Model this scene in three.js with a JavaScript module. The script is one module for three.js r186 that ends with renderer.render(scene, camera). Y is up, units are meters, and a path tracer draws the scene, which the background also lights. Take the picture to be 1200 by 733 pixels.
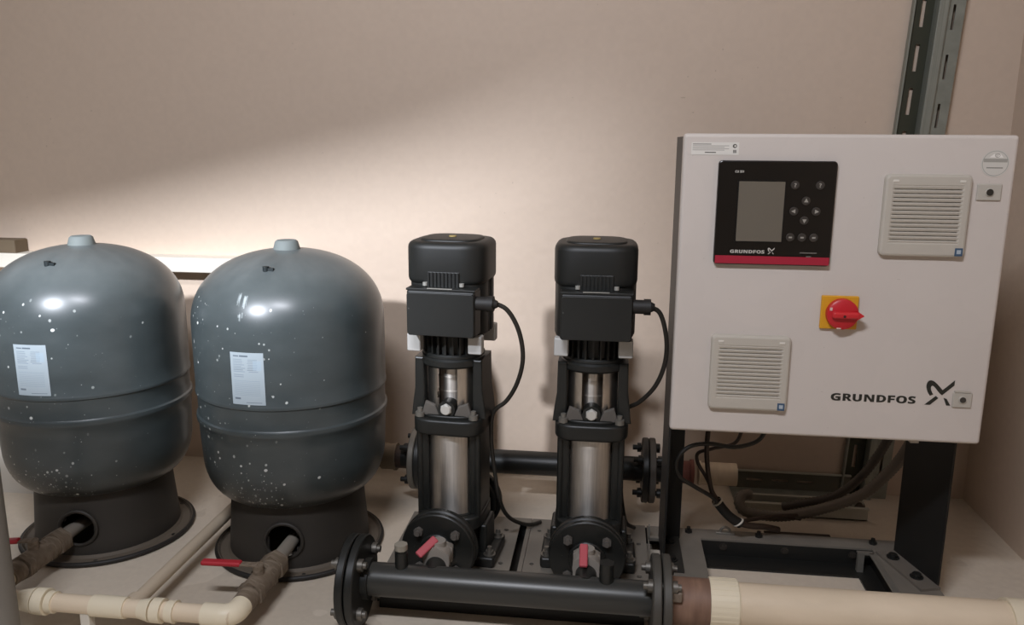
import * as THREE from 'three';
import { RoundedBoxGeometry } from 'three/addons/geometries/RoundedBoxGeometry.js';
import { mergeGeometries } from 'three/addons/utils/BufferGeometryUtils.js';
import { RectAreaLightUniformsLib } from 'three/addons/lights/RectAreaLightUniformsLib.js';
import { TextGeometry } from 'three/addons/geometries/TextGeometry.js';
import { FontLoader } from 'three/addons/loaders/FontLoader.js';

// ---------------------------------------------------------------- camera, exposure, lights
const V = (x, y, z) => new THREE.Vector3(x, y, z);
const scene = new THREE.Scene();
scene.background = new THREE.Color(0x000000);
const F = 950, IMG_H = 733;
const camera = new THREE.PerspectiveCamera(2 * Math.atan(IMG_H / 2 / F) * 180 / Math.PI, 1200 / 733, 0.05, 30);
camera.position.set(0, 0.85, 0);
camera.rotation.order = 'YXZ';
camera.rotation.set(-11.866 * Math.PI / 180, 6.889 * Math.PI / 180, 0.41 * Math.PI / 180);
scene.add(camera);
const renderer = new THREE.WebGLRenderer({ antialias: true });
renderer.toneMapping = THREE.LinearToneMapping;
renderer.toneMappingExposure = 1.0;
renderer.shadowMap.enabled = true;
RectAreaLightUniformsLib.init();

const LAMP = V(-1.30, 1.77, 0.52);           // unseen key lamp behind the camera on the left
const LAMP_AIM = V(-1.02, 0.46, -1.975);
const LAMP_CD = 39, LAMP_ANGLE = 26, LAMP_PENUMBRA = 0.95, LAMP_COLOR = 0xeef4ff;
const TUBE = V(-0.36, 1.95, 0.05);          // unseen hanging tube, added as the fill light
const TUBE_W = 0.6, TUBE_D = 0.10, TUBE_I = 148, TUBE_COLOR = 0xf2f5ff;

// ---------------------------------------------------------------- helpers
let seed = 7;
const rnd = () => { seed = (seed * 1664525 + 1013904223) >>> 0; return seed / 4294967296; };
const used = {};
function numbered(n) { const k = used[n] = (used[n] ?? -1) + 1; return k ? `${n}_${String(k).padStart(3, '0')}` : n; }
function shadow(o) { o.traverse(m => { if (m.isMesh) { m.castShadow = true; m.receiveShadow = true; } }); return o; }
function thing(name, label, category, pos = [0, 0, 0], turn = 0, group) {
  const o = new THREE.Group(); o.name = numbered(name); scene.add(o);
  o.position.set(...pos); o.rotation.y = turn; o.userData = { label, category };
  if (group) o.userData.group = group;
  return o;
}
const fix = g => { const h = g.index ? g.toNonIndexed() : g; for (const k of Object.keys(h.attributes)) if (!['position', 'normal', 'uv'].includes(k)) h.deleteAttribute(k); return h; };
const join = gs => gs.length === 1 ? gs[0] : mergeGeometries(gs.map(fix));
function obj(name, g, mat, parent, label) {
  const m = new THREE.Mesh(Array.isArray(g) ? join(g) : g, mat);
  m.name = parent ? name : numbered(name); (parent || scene).add(m);
  if (label) m.userData.label = label;
  m.castShadow = m.receiveShadow = true;
  return m;
}
function struct(name, g, mat) { const m = obj(name, g, mat); m.userData.kind = 'structure'; return m; }
function tag(o, label, category, group) { o.userData = { label, category }; if (group) o.userData.group = group; return o; }
const box = (w, h, d, x = 0, y = 0, z = 0, r = 0) => {
  const g = r ? new RoundedBoxGeometry(w, h, d, 2, Math.min(r, w / 2.01, h / 2.01, d / 2.01)) : new THREE.BoxGeometry(w, h, d);
  return g.translate(x, y, z);
};
const cyl = (r, h, x = 0, y = 0, z = 0, axis = 'y', r2 = r, n = 32) => {
  const g = new THREE.CylinderGeometry(r2, r, h, n);
  if (axis === 'x') g.rotateZ(-Math.PI / 2);
  if (axis === 'z') g.rotateX(Math.PI / 2);
  return g.translate(x, y, z);
};
// a disc with softly chamfered rims, axis along the given direction
const disc = (r, h, x, y, z, axis = 'y', c = 0.002, n = 40, hole = 0) => {
  const pts = hole ? [[hole, -h / 2], [r - c, -h / 2], [r, -h / 2 + c], [r, h / 2 - c], [r - c, h / 2], [hole, h / 2], [hole, -h / 2]]
    : [[0, -h / 2], [r - c, -h / 2], [r, -h / 2 + c], [r, h / 2 - c], [r - c, h / 2], [0, h / 2]];
  const g = new THREE.LatheGeometry(pts.map(p => new THREE.Vector2(...p)), n);
  const h2 = creased(g);
  if (axis === 'x') h2.rotateZ(-Math.PI / 2);
  if (axis === 'z') h2.rotateX(Math.PI / 2);
  return h2.translate(x, y, z);
};
function creased(g) { const h = g.toNonIndexed(); h.computeVertexNormals(); return smoothAround(h); }
// smooth normals only between faces closer than 40 degrees
function smoothAround(g) {
  const p = g.attributes.position, n = g.attributes.normal, map = new Map(), key = i => `${Math.round(p.getX(i) * 2e5)},${Math.round(p.getY(i) * 2e5)},${Math.round(p.getZ(i) * 2e5)}`;
  const ks = [];
  for (let i = 0; i < p.count; i++) { const k = key(i); ks.push(k); if (!map.has(k)) map.set(k, []); map.get(k).push(V(n.getX(i), n.getY(i), n.getZ(i))); }
  for (let i = 0; i < p.count; i++) {
    const me = V(n.getX(i), n.getY(i), n.getZ(i)), s = V(0, 0, 0);
    for (const o of map.get(ks[i])) if (o.dot(me) > 0.77) s.add(o);
    s.normalize(); n.setXYZ(i, s.x, s.y, s.z);
  }
  return g;
}
const lathe = (prof, n = 64) => creased(new THREE.LatheGeometry(prof.map(p => new THREE.Vector2(...p)), n));
const hexnut = (r, h, x, y, z, axis = 'y') => cyl(r, h, x, y, z, axis, r, 6);
const tube = (pts, r, seg = 60, n = 12) => new THREE.TubeGeometry(new THREE.CatmullRomCurve3(pts.map(p => V(...p)), false, 'centripetal'), seg, r, n, false);
function extrude(shape, depth, bevel = 0, seg = 12, bs = 2) {
  return new THREE.ExtrudeGeometry(shape, { depth, bevelEnabled: bevel > 0, bevelThickness: bevel, bevelSize: bevel, bevelSegments: bs, curveSegments: seg });
}
const poly = pts => { const s = new THREE.Shape(); pts.forEach((p, i) => i ? s.lineTo(...p) : s.moveTo(...p)); s.closePath(); return s; };
function rrect(w, h, r, x = 0, y = 0) {
  const s = new THREE.Shape(), a = x - w / 2, b = y - h / 2;
  s.moveTo(a + r, b); s.lineTo(a + w - r, b); s.absarc(a + w - r, b + r, r, -Math.PI / 2, 0);
  s.lineTo(a + w, b + h - r); s.absarc(a + w - r, b + h - r, r, 0, Math.PI / 2);
  s.lineTo(a + r, b + h); s.absarc(a + r, b + h - r, r, Math.PI / 2, Math.PI);
  s.lineTo(a, b + r); s.absarc(a + r, b + r, r, Math.PI, 1.5 * Math.PI); return s;
}
function rectHole(x0, y0, x1, y1) { const p = new THREE.Path(); p.moveTo(x0, y0); p.lineTo(x0, y1); p.lineTo(x1, y1); p.lineTo(x1, y0); p.closePath(); return p; }
// squared-off circle lying flat, extruded upward from y0 to y1
function squircle(r, k, y0, y1, bevel, flatZ = 1) {
  const pts = [];
  for (let i = 0; i < 64; i++) { const a = i / 64 * Math.PI * 2, c = Math.cos(a), s = Math.sin(a); pts.push([Math.sign(c) * Math.abs(c) ** (2 / k) * (r - bevel), Math.sign(s) * Math.abs(s) ** (2 / k) * (r - bevel) * flatZ]); }
  const g = extrude(poly(pts), y1 - y0 - 2 * bevel, bevel, 12, 4); g.rotateX(-Math.PI / 2); g.translate(0, y0 + bevel, 0);
  return smoothAround(fix(g));
}

// tileable value noise
function hash2(x, y, s) { let h = (x * 374761393 + y * 668265263 + s * 974711) | 0; h = Math.imul(h ^ (h >>> 13), 1274126177); return ((h ^ (h >>> 16)) >>> 0) / 4294967296; }
function vnoise(u, v, n, s) {
  const x = u * n, y = v * n, xi = Math.floor(x), yi = Math.floor(y), fx = x - xi, fy = y - yi, m = a => ((a % n) + n) % n;
  const sx = fx * fx * (3 - 2 * fx), sy = fy * fy * (3 - 2 * fy);
  const a = hash2(m(xi), m(yi), s), b = hash2(m(xi + 1), m(yi), s), c = hash2(m(xi), m(yi + 1), s), d = hash2(m(xi + 1), m(yi + 1), s);
  return (a + (b - a) * sx) * (1 - sy) + (c + (d - c) * sx) * sy;
}
const fbm = (u, v, n, s, o = 4) => { let t = 0, a = 0.5, w = 0; for (let i = 0; i < o; i++) { t += a * vnoise(u, v, n << i, s + i); w += a; a *= 0.5; } return t / w; };
function tex(size, fn, srgb = true, rep = 1) {
  const d = new Uint8Array(size * size * 4);
  for (let j = 0; j < size; j++) for (let i = 0; i < size; i++) {
    const c = fn(i / size, j / size), k = (j * size + i) * 4;
    d[k] = c[0]; d[k + 1] = c[1]; d[k + 2] = c[2]; d[k + 3] = 255;
  }
  const t = new THREE.DataTexture(d, size, size); t.wrapS = t.wrapT = THREE.RepeatWrapping;
  t.magFilter = THREE.LinearFilter; t.minFilter = THREE.LinearFilter; if (srgb) t.colorSpace = THREE.SRGBColorSpace;
  t.repeat.set(rep, rep); t.needsUpdate = true; return t;
}
const clamp = x => Math.max(0, Math.min(255, x));
const mottle = (rgb, amp, n, s) => (u, v) => { const k = (fbm(u, v, n, s, 5) - 0.5) * amp; return rgb.map((c, i) => clamp(c + k * (i === 2 ? 0.9 : 1))); };
// uv in metres by dominant normal
function metreUV(g, s = 1) {
  const h = fix(g), p = h.attributes.position, n = h.attributes.normal, uv = new Float32Array(p.count * 2);
  for (let i = 0; i < p.count; i++) {
    const ax = Math.abs(n.getX(i)), ay = Math.abs(n.getY(i)), az = Math.abs(n.getZ(i));
    const [a, b] = ax > ay && ax > az ? [p.getZ(i), p.getY(i)] : ay > az ? [p.getX(i), p.getZ(i)] : [p.getX(i), p.getY(i)];
    uv[i * 2] = a * s; uv[i * 2 + 1] = b * s;
  }
  h.setAttribute('uv', new THREE.BufferAttribute(uv, 2)); return h;
}
const M = (color, roughness, metalness = 0, extra = {}) => new THREE.MeshStandardMaterial({ color, roughness, metalness, ...extra });

// ---------------------------------------------------------------- materials
const wallBump = tex(512, (u, v) => { const k = 255 * (0.6 * fbm(u, v, 6, 31, 5) + 0.4 * vnoise(u, v, 128, 9)); return [k, k, k]; }, false);
const wallTex = tex(1024, (u, v) => {
  const k = (fbm(u, v, 4, 3, 5) - 0.5) * 9 + (vnoise(u, v, 200, 8) - 0.5) * 3;
  let s = 0; if (vnoise(u, v, 300, 77) > 0.985 && vnoise(u, v, 21, 5) > 0.62) s = -26;
  return [clamp(206 + k + s), clamp(186 + k + s), clamp(167 + k * 0.9 + s)];
});
const wallM = new THREE.MeshStandardMaterial({ map: wallTex, roughness: 0.62, bumpMap: wallBump, bumpScale: 0.0012 });
const whiteWallTex = tex(512, (u, v) => { const k = (fbm(u, v, 5, 13, 5) - 0.5) * 26, b = fbm(u, v, 7, 40, 4) > 0.66 ? -22 : 0; return [clamp(208 + k + b), clamp(202 + k + b), clamp(192 + k + b)]; });
const whiteWallM = new THREE.MeshStandardMaterial({ map: whiteWallTex, roughness: 0.8, bumpMap: wallBump, bumpScale: 0.001 });
const floorTex = tex(1024, (u, v) => {
  const k = (fbm(u, v, 5, 21, 6) - 0.5) * 26 + (vnoise(u, v, 256, 4) - 0.5) * 5;
  const st = fbm(u, v, 9, 61, 4) > 0.68 ? -10 : 0;
  return [clamp(212 + k + st), clamp(199 + k + st), clamp(181 + k * 0.9 + st)];
});
const floorM = new THREE.MeshStandardMaterial({ map: floorTex, roughness: 0.5, bumpMap: wallBump, bumpScale: 0.0015 });
const ceilM = M(0xc8c4be, 0.9), plainWallM = M(0xb6b2ac, 0.85);
const blackTex = tex(512, (u, v) => { const k = (fbm(u, v, 8, 91, 5) - 0.5) * 16, s = vnoise(u, v, 110, 17) > 0.985 ? 90 : 0; return [clamp(29 + k + s), clamp(30 + k + s), clamp(28 + k + s)]; });
const blackM = new THREE.MeshStandardMaterial({ map: blackTex, roughness: 0.42 });          // black cast iron paint, a few specks
const motorM = new THREE.MeshStandardMaterial({ map: blackTex, roughness: 0.5 });
const blackPlain = M(0x1b1b19, 0.45);
const rubberM = M(0x1d1b19, 0.6);
const dustyBlackM = M(0x5b5650, 0.75);
const steelTex = tex(512, (u, v) => { const k = (vnoise(u, v * 0.02, 256, 5) - 0.5) * 22 + (fbm(u, v, 6, 15, 3) - 0.5) * 22; return [clamp(206 + k), clamp(201 + k), clamp(194 + k)]; });
const steelM = new THREE.MeshPhysicalMaterial({ map: steelTex, roughness: 0.42, metalness: 1, anisotropy: 0.75, anisotropyRotation: Math.PI / 2 });
const zincM = M(0x9d9a92, 0.45, 0.7);
const lugM = M(0xb9b8b4, 0.6, 0.15);
const boltM = M(0x77736c, 0.48, 0.7);
const brassM = M(0x9c948a, 0.65, 0.1);
const galvTex = tex(256, (u, v) => { const k = (fbm(u, v, 12, 51, 4) - 0.5) * 30; return [clamp(142 + k), clamp(144 + k), clamp(134 + k)]; });
const galvM = new THREE.MeshStandardMaterial({ map: galvTex, roughness: 0.5, metalness: 0.35 });
const galvLightM = M(0xb4b2a6, 0.5, 0.2);
const oliveM = M(0x3c3d30, 0.55, 0.3);
const skidTex = tex(512, (u, v) => { const k = (fbm(u, v, 7, 71, 5) - 0.5) * 30; return [clamp(122 + k), clamp(116 + k), clamp(107 + k * 0.9)]; });
const skidM = new THREE.MeshStandardMaterial({ map: skidTex, roughness: 0.55, metalness: 0.2 });
const postM = M(0x171716, 0.5);
const pvcTex = tex(512, (u, v) => { const k = (fbm(u, v, 5, 81, 5) - 0.5) * 26; return [clamp(224 + k), clamp(206 + k), clamp(180 + k)]; });
const pvcM = new THREE.MeshStandardMaterial({ map: pvcTex, roughness: 0.45 });
const pvcLightM = M(0xe6dac0, 0.45);
const pvcPaleM = M(0xd9d3c6, 0.5);
const brownTex = tex(256, (u, v) => { const k = (fbm(u, v, 5, 88, 5) - 0.5) * 50; return [clamp(128 + k), clamp(99 + k * 0.9), clamp(82 + k * 0.8)]; });
const brownM = new THREE.MeshStandardMaterial({ map: brownTex, roughness: 0.6 });
const darkBrownM = M(0x4a3a32, 0.6);
const mudTex = tex(256, (u, v) => { const k = (fbm(u, v, 6, 98, 5) - 0.5) * 60; return [clamp(122 + k), clamp(108 + k), clamp(92 + k)]; });
const mudM = new THREE.MeshStandardMaterial({ map: mudTex, roughness: 0.75 });
const redM = M(0xb02a34, 0.5);
const faintRedM = M(0xb9525a, 0.6);
const cabinetTex = tex(1024, (u, v) => {
  let k = (fbm(u, v, 5, 101, 4) - 0.5) * 6, s = vnoise(u, v, 140, 33) > 0.988 ? -28 : 0; return [clamp(205 + k + s), clamp(196 + k + s), clamp(188 + k + s)];
});
const cabinetM = new THREE.MeshStandardMaterial({ map: cabinetTex, roughness: 0.48 });
const ventM = M(0xb9b2a6, 0.6);
const ventDarkM = M(0x5a544b, 0.8);
const screenFaceM = M(0x17130f, 0.3);
const lcdM = new THREE.MeshPhysicalMaterial({ color: 0x6e675c, roughness: 0.16, clearcoat: 1, clearcoatRoughness: 0.05 });
const inkM = M(0x26261f, 0.6);
const whiteInkM = M(0xb9b5ad, 0.6);
const cableM = M(0x2a2722, 0.5);
const cableBrownM = M(0x3a2c22, 0.5);
const conduitM = M(0x6b6257, 0.6);
const conduitDarkM = M(0x4a4239, 0.6);

// ---------------------------------------------------------------- room
const WX0 = -2.3, WX1 = 0.88, WZ0 = -1.975, WZ1 = 1.9, CH = 2.45, T = 0.12;
const CW = (WX0 + WX1) / 2, WW = WX1 - WX0, CZ = (WZ0 + WZ1) / 2, WD = WZ1 - WZ0;
struct('floor', metreUV(box(WW + 2 * T, T, WD + 2 * T, CW, -T / 2, CZ), 0.6), floorM);
struct('ceiling', box(WW + 2 * T, T, WD + 2 * T, CW, CH + T / 2, CZ), ceilM);
struct('wall_back', metreUV(box(WW + 2 * T, CH, T, CW, CH / 2, WZ0 - T / 2), 0.5), wallM);
struct('wall_front', metreUV(box(WW + 2 * T, CH, T, CW, CH / 2, WZ1 + T / 2), 0.5), plainWallM);
struct('wall_left', metreUV(box(T, CH, WD, WX0 - T / 2, CH / 2, CZ), 0.5), plainWallM);
struct('wall_right', metreUV(box(T, CH, WD, WX1 + T / 2, CH / 2, CZ), 0.5), wallM);
struct('wall_plinth', metreUV(box(0.95, 0.46, 0.282, WX0 + 0.475, 0.23, WZ0 + 0.141), 0.7), whiteWallM);

// ---------------------------------------------------------------- lamps (outside the frame)
{
  const t = thing('unseen_work_lamp', 'unseen black floodlight on a stand with two added flaps that shape its wall light, behind the camera at left', 'lamp', [LAMP.x, 0, LAMP.z]);
  const dir = LAMP_AIM.clone().sub(LAMP).normalize();
  const q = new THREE.Quaternion().setFromUnitVectors(V(0, 0, 1), dir);
  const head = new THREE.Group(); head.name = 'lamp_head'; t.add(head);
  head.position.set(0, LAMP.y, 0); head.quaternion.copy(q);
  obj('housing', lathe([[0, -0.16], [0.05, -0.16], [0.075, -0.05], [0.085, 0.0], [0.08, 0.0], [0.07, -0.05], [0.04, -0.12], [0, -0.12]], 32).rotateX(Math.PI / 2), blackPlain, head);
  obj('bulb', cyl(0.02, 0.012, 0, 0, -0.014, 'z'), M(0x111111, 0.5, 0, { emissive: new THREE.Color(0xfff0dc), emissiveIntensity: 6 }), head);
  obj('stand', [cyl(0.014, LAMP.y - 0.12, 0, (LAMP.y - 0.12) / 2, -dir.z * -0.10), box(0.5, 0.03, 0.04, 0, 0.015, 0.1), box(0.04, 0.03, 0.5, 0, 0.015, 0.1)], blackPlain, t);
  // added boards in front of the lamp, cut to shape the wall light patch
  const tilt = 0.42, ct = Math.cos(tilt), st = Math.sin(tilt), dist = 0.72;     // boards hang in a plane turned towards the lamp at its right end
  const onBoard = ([x, y]) => { const dx = x - LAMP.x, dy = y - LAMP.y, dz = WZ0 - LAMP.z, f = -dist / (dz * ct - dx * st); return [(dx * ct + dz * st) * f, LAMP.y + dy * f]; };
  const place = g => g.translate(0, 0, -dist).rotateY(-tilt);
  const up = [[-2.4, 0.50], [-1.617, 0.575], [-1.247, 0.636], [-0.893, 0.712], [-0.558, 0.780], [-0.408, 0.822], [-0.161, 0.915], [0.148, 1.08], [0.6, 1.4]].map(onBoard);
  const top = LAMP.y + 0.35;
  obj('added_flap', place(extrude(poly([...up, [up.at(-1)[0], top], [up[0][0], top]]), 0.004)), blackPlain, t);
  const lo = [[-2.4, -0.05], [0.8, -0.05]].map(onBoard);
  obj('added_flap', place(extrude(poly([[lo[0][0], lo[0][1] - 0.25], [lo[1][0], lo[1][1] - 0.25], lo[1], lo[0]]), 0.004)), blackPlain, t);
  obj('added_flap_arm', [place(box(0.012, 0.9, 0.012, up[0][0] + 0.02, LAMP.y - 0.2, 0.01)), place(box(0.012, 0.012, dist, up[0][0] + 0.02, LAMP.y + 0.15, dist / 2)), place(box(-up[0][0], 0.012, 0.012, up[0][0] / 2, LAMP.y + 0.15, dist))], blackPlain, t);
  const s = new THREE.SpotLight(LAMP_COLOR, LAMP_CD, 0, LAMP_ANGLE * Math.PI / 180, LAMP_PENUMBRA, 2);
  s.position.copy(LAMP); s.target.position.copy(LAMP_AIM); s.castShadow = true; s.shadow.radius = 2.6; s.shadow.mapSize.set(2048, 2048);
  scene.add(s, s.target);
}
{
  const t = thing('unseen_fill_light', 'unseen white fluorescent tube fitting added for fill light, hanging on a rod from the ceiling', 'lamp', [TUBE.x, TUBE.y, TUBE.z]);
  obj('housing', box(TUBE_W + 0.06, 0.05, 0.12, 0, 0.055, 0, 0.01), pvcPaleM, t);
  obj('rod', cyl(0.008, CH - TUBE.y - 0.075, 0, (CH - TUBE.y + 0.075) / 2, 0), pvcPaleM, t);
  obj('tube', cyl(0.014, TUBE_W, 0, 0.012, 0, 'x'), M(0x222222, 0.5, 0, { emissive: new THREE.Color(TUBE_COLOR), emissiveIntensity: 5 }), t);
  const r = new THREE.RectAreaLight(TUBE_COLOR, TUBE_I, TUBE_W, TUBE_D);
  r.position.set(TUBE.x, TUBE.y - 0.02, TUBE.z - 0.016); r.lookAt(TUBE.x, TUBE.y - 1, TUBE.z - 0.8); scene.add(r);
}

// ---------------------------------------------------------------- pressure tanks
function canvasTex(w, h, draw) {
  const c = document.createElement('canvas'); c.width = w; c.height = h; draw(c.getContext('2d'), w, h);
  const t = new THREE.CanvasTexture(c); t.colorSpace = THREE.SRGBColorSpace; t.magFilter = THREE.LinearFilter; return t;
}
const TANK_H = 0.632;
function tankTexture(s) {
  seed = s;
  const spots = [];
  for (let i = 0; i < 900; i++) {                    // paint splashes, mostly low on the side towards the camera
    const low = rnd() < 0.66, u = low ? 0.39 + (rnd() + rnd()) * 0.10 : 0.36 + rnd() * rnd() * 0.36;
    spots.push([u, low ? 0.15 + rnd() * rnd() * 0.26 : 0.15 + rnd() * 0.72, 0.00045 + rnd() ** 4 * 0.0028, rnd()]);
  }
  return canvasTex(2048, 1024, (g, w, h) => {
    g.fillStyle = '#48525a'; g.fillRect(0, 0, w, h);
    const d = g.createImageData(w, h);
    for (let j = 0; j < h; j++) for (let i = 0; i < w; i++) {
      const u = i / w, v = 1 - j / h, k = (j * w + i) * 4;
      const dust = Math.max(0, Math.min(1, (v - 0.84) / 0.1)) * (0.25 + 0.75 * fbm(u, v, 16, s, 5));   // grey dust settled on the dome
      const bowlShade = Math.max(0, Math.min(1, (0.36 - v) / 0.12)) * (0.5 + 0.5 * fbm(u, v, 12, s + 4, 4));   // brownish shade of the unlit bowl, painted into the colour
      const n = (fbm(u, v, 24, s + 9, 4) - 0.5) * 12;
      let c = [61 + n, 68 + n, 69 + n];
      c = c.map((x, q) => x * (1 - dust * 0.55) + [136, 140, 138][q] * dust * 0.55);
      c = c.map((x, q) => x * (1 - bowlShade * 0.75) + [46, 44, 38][q] * bowlShade * 0.75);
      d.data[k] = c[0]; d.data[k + 1] = c[1]; d.data[k + 2] = c[2]; d.data[k + 3] = 255;
    }
    g.putImageData(d, 0, 0);
    for (const [u, v, r, q] of spots) {
      g.fillStyle = `rgba(${170 + q * 60},${175 + q * 55},${170 + q * 55},${0.35 + 0.5 * q})`;
      g.beginPath(); g.ellipse(u * w, (1 - v) * h, r * w * (0.5 + q * 0.5), r * w * 0.75, q * 3, 0, 7); g.fill();
    }
    if (s === 23) for (const [u, v, l] of [[0.475, 0.90, 0.03], [0.487, 0.895, 0.035], [0.482, 0.85, 0.02]]) {   // pale drips under the air valve
      for (let q = 0; q < 12; q++) { g.fillStyle = `rgba(180,188,188,${0.12 + rnd() * 0.3})`; g.fillRect(u * w + (rnd() - 0.5) * 14, (1 - v) * h + rnd() * 10, 2 + rnd() * 4, l * h * (0.3 + rnd() * 0.7)); }
    }
  });
}
const tankProfile = [];
{
  const P = tankProfile, R = 0.190;
  P.push([0.128, 0.152], [0.140, 0.150]);
  for (let i = 0; i <= 12; i++) { const a = i / 12 * Math.PI / 2; P.push([0.132 + 0.053 * Math.sin(a), 0.225 - 0.085 * Math.cos(a)]); }   // bowl
  P.push([0.1875, 0.275], [0.1885, 0.300], [0.1915, 0.304], [0.1920, 0.309], [0.1915, 0.314], [0.1885, 0.3165], [0.1878, 0.318], [0.1878, 0.355], [0.1890, 0.3575], [0.1908, 0.359], [0.1912, 0.362], [0.1908, 0.365], [0.1898, 0.367]);
  P.push([R, 0.40], [R, 0.45]);
  for (let i = 0; i <= 26; i++) { const q = i / 26 * Math.PI / 2; P.push([R * Math.cos(q) ** (2 / 2.2), 0.495 + 0.143 * Math.sin(q) ** (2 / 2.2)]); }
}
function tankLathe() {
  const g = lathe(tankProfile, 96), p = g.attributes.position, uv = new Float32Array(p.count * 2);
  for (let i = 0; i < p.count; i += 3) {
    const us = [];
    for (let k = 0; k < 3; k++) { let u = Math.atan2(p.getX(i + k), p.getZ(i + k)) / (2 * Math.PI) + 0.5; us.push(u); }
    const mx = Math.max(...us), mn = Math.min(...us);
    for (let k = 0; k < 3; k++) { let u = us[k]; if (mx - mn > 0.5 && u < 0.5) u += 1; uv[(i + k) * 2] = u; uv[(i + k) * 2 + 1] = p.getY(i + k) / 0.64; }
  }
  g.setAttribute('uv', new THREE.BufferAttribute(uv, 2)); return g;
}
const tankG = tankLathe();
const skirtM = M(0x2f2b26, 0.6);
const tankFlangeM = M(0x5e5448, 0.7);
const labelTex = canvasTex(256, 400, (g, w, h) => {
  g.fillStyle = '#98a3a9'; g.fillRect(0, 0, w, h);
  g.fillStyle = 'rgba(70,80,90,0.8)'; g.fillRect(24, 24, 44, 8); g.fillRect(74, 22, 66, 11);
  seed = 99;
  for (let y = 52; y < 150; y += 13) { g.fillStyle = `rgba(90,104,116,${0.35 + rnd() * 0.3})`; g.fillRect(22, y, 60 + rnd() * 40, 5); g.fillRect(150 - rnd() * 20, y, 70, 5); }
  g.fillStyle = 'rgba(150,168,182,0.5)'; g.fillRect(176, 60, 60, 74);
  for (const y of [168, 182]) { g.fillStyle = 'rgba(90,104,116,0.45)'; g.fillRect(22, y, 80, 5); }
  for (let y = 214; y < 330; y += 11) { g.fillStyle = `rgba(120,134,144,${0.3 + rnd() * 0.25})`; g.fillRect(22, y, 200, 4); }
  g.fillStyle = 'rgba(60,70,80,0.6)'; g.fillRect(22, 346, 46, 14); g.fillRect(110, 380, 120, 4);
});
const labelM = new THREE.MeshStandardMaterial({ map: labelTex, roughness: 0.55 });
function makeTank(x, z, label, s, labelAng, holeAng, valveAng) {
  const t = thing('pressure_tank', label, 'tank', [x, 0, z], 0, 'grey pressure tanks by the wall');
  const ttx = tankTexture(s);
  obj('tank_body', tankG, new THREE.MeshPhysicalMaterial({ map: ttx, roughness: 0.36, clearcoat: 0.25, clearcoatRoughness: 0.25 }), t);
  obj('top_cap', lathe([[0, 0.655], [0.019, 0.655], [0.0225, 0.652], [0.027, 0.636], [0.028, 0.628]], 32), M(0x6f7674, 0.7), t, 'short domed plug on top');
  // skirt with a round hole facing the outlet pipe
  const n = 96, rows = 16, y0 = 0.008, y1 = 0.165, pos = [], rT = 0.134, rB = 0.146, hy = 0.072, hr = 0.034;
  const pt = (i, j, rr) => { const a = i / n * Math.PI * 2, f = j / rows, r = rB + (rT - rB) * f - rr; return [Math.sin(a) * r, y0 + (y1 - y0) * f, Math.cos(a) * r]; };
  const holed = (i, j) => { const a = (i + 0.5) / n * Math.PI * 2, f = (j + 0.5) / rows; let d = a - holeAng; d = Math.atan2(Math.sin(d), Math.cos(d)); return Math.hypot(d * 0.141, y0 + (y1 - y0) * f - hy) < hr; };
  const quad = (a, b, c, d) => pos.push(...a, ...b, ...c, ...a, ...c, ...d);
  for (let i = 0; i < n; i++) for (let j = 0; j < rows; j++) {
    if (holed(i, j)) continue;
    quad(pt(i, j, 0), pt(i + 1, j, 0), pt(i + 1, j + 1, 0), pt(i, j + 1, 0));
    quad(pt(i, j + 1, 0.004), pt(i + 1, j + 1, 0.004), pt(i + 1, j, 0.004), pt(i, j, 0.004));
  }
  const sg = new THREE.BufferGeometry(); sg.setAttribute('position', new THREE.Float32BufferAttribute(pos, 3)); sg.setAttribute('uv', new THREE.Float32BufferAttribute(new Array(pos.length / 3 * 2).fill(0), 2)); sg.computeVertexNormals();
  const dx = Math.sin(holeAng), dz = Math.cos(holeAng);
  const ring = new THREE.TorusGeometry(hr + 0.003, 0.004, 8, 32).rotateY(holeAng).translate(dx * 0.142, hy, dz * 0.142);
  obj('base_skirt', [smoothAround(sg), ring], skirtM, t, 'short cylindrical skirt with a round pipe hole');
  const fl = obj('base_flange', lathe([[0.120, 0.0], [0.170, 0.0], [0.174, 0.004], [0.174, 0.010], [0.170, 0.012], [0.165, 0.006], [0.150, 0.008], [0.142, 0.018]], 72), tankFlangeM, t, 'flat round foot flange with a rolled rim');
  obj('rim', new THREE.TorusGeometry(0.172, 0.0052, 10, 80).rotateX(Math.PI / 2).translate(0, 0.0065, 0), M(0x1f1c19, 0.6), fl, 'black rolled rim');
  for (let k = 0; k < 6; k++) { const a = k / 6 * 6.283 + 0.4; obj('flange_hole', cyl(0.004, 0.001, Math.sin(a) * 0.161, 0.0078, Math.cos(a) * 0.161), blackPlain, fl); }
  const av = obj('air_valve', [cyl(0.006, 0.016, 0, 0, 0), box(0.014, 0.006, 0.006, 0.008, 0.002, 0)], M(0x1c2426, 0.5), t, 'small dark air valve on the dome');
  av.position.set(Math.sin(valveAng) * 0.118, 0.611, Math.cos(valveAng) * 0.118);
  // sticker following the curve of the body
  const lg = new THREE.CylinderGeometry(0.1906, 0.1906, 0.100, 16, 1, true, labelAng - 0.172, 0.344);
  obj('sticker', lg.translate(0, 0.420, 0), labelM, t, 'white printed data sticker');
  return t;
}
makeTank(-1.085, -1.55, 'dusty grey pressure tank at the far left, partly cut by the picture edge', 11, 0.02, 0.18, 0.06);
makeTank(-0.645, -1.555, 'dusty grey pressure tank standing between the other tank and the pumps', 23, -0.05, 0.15, 0.05);

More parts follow.
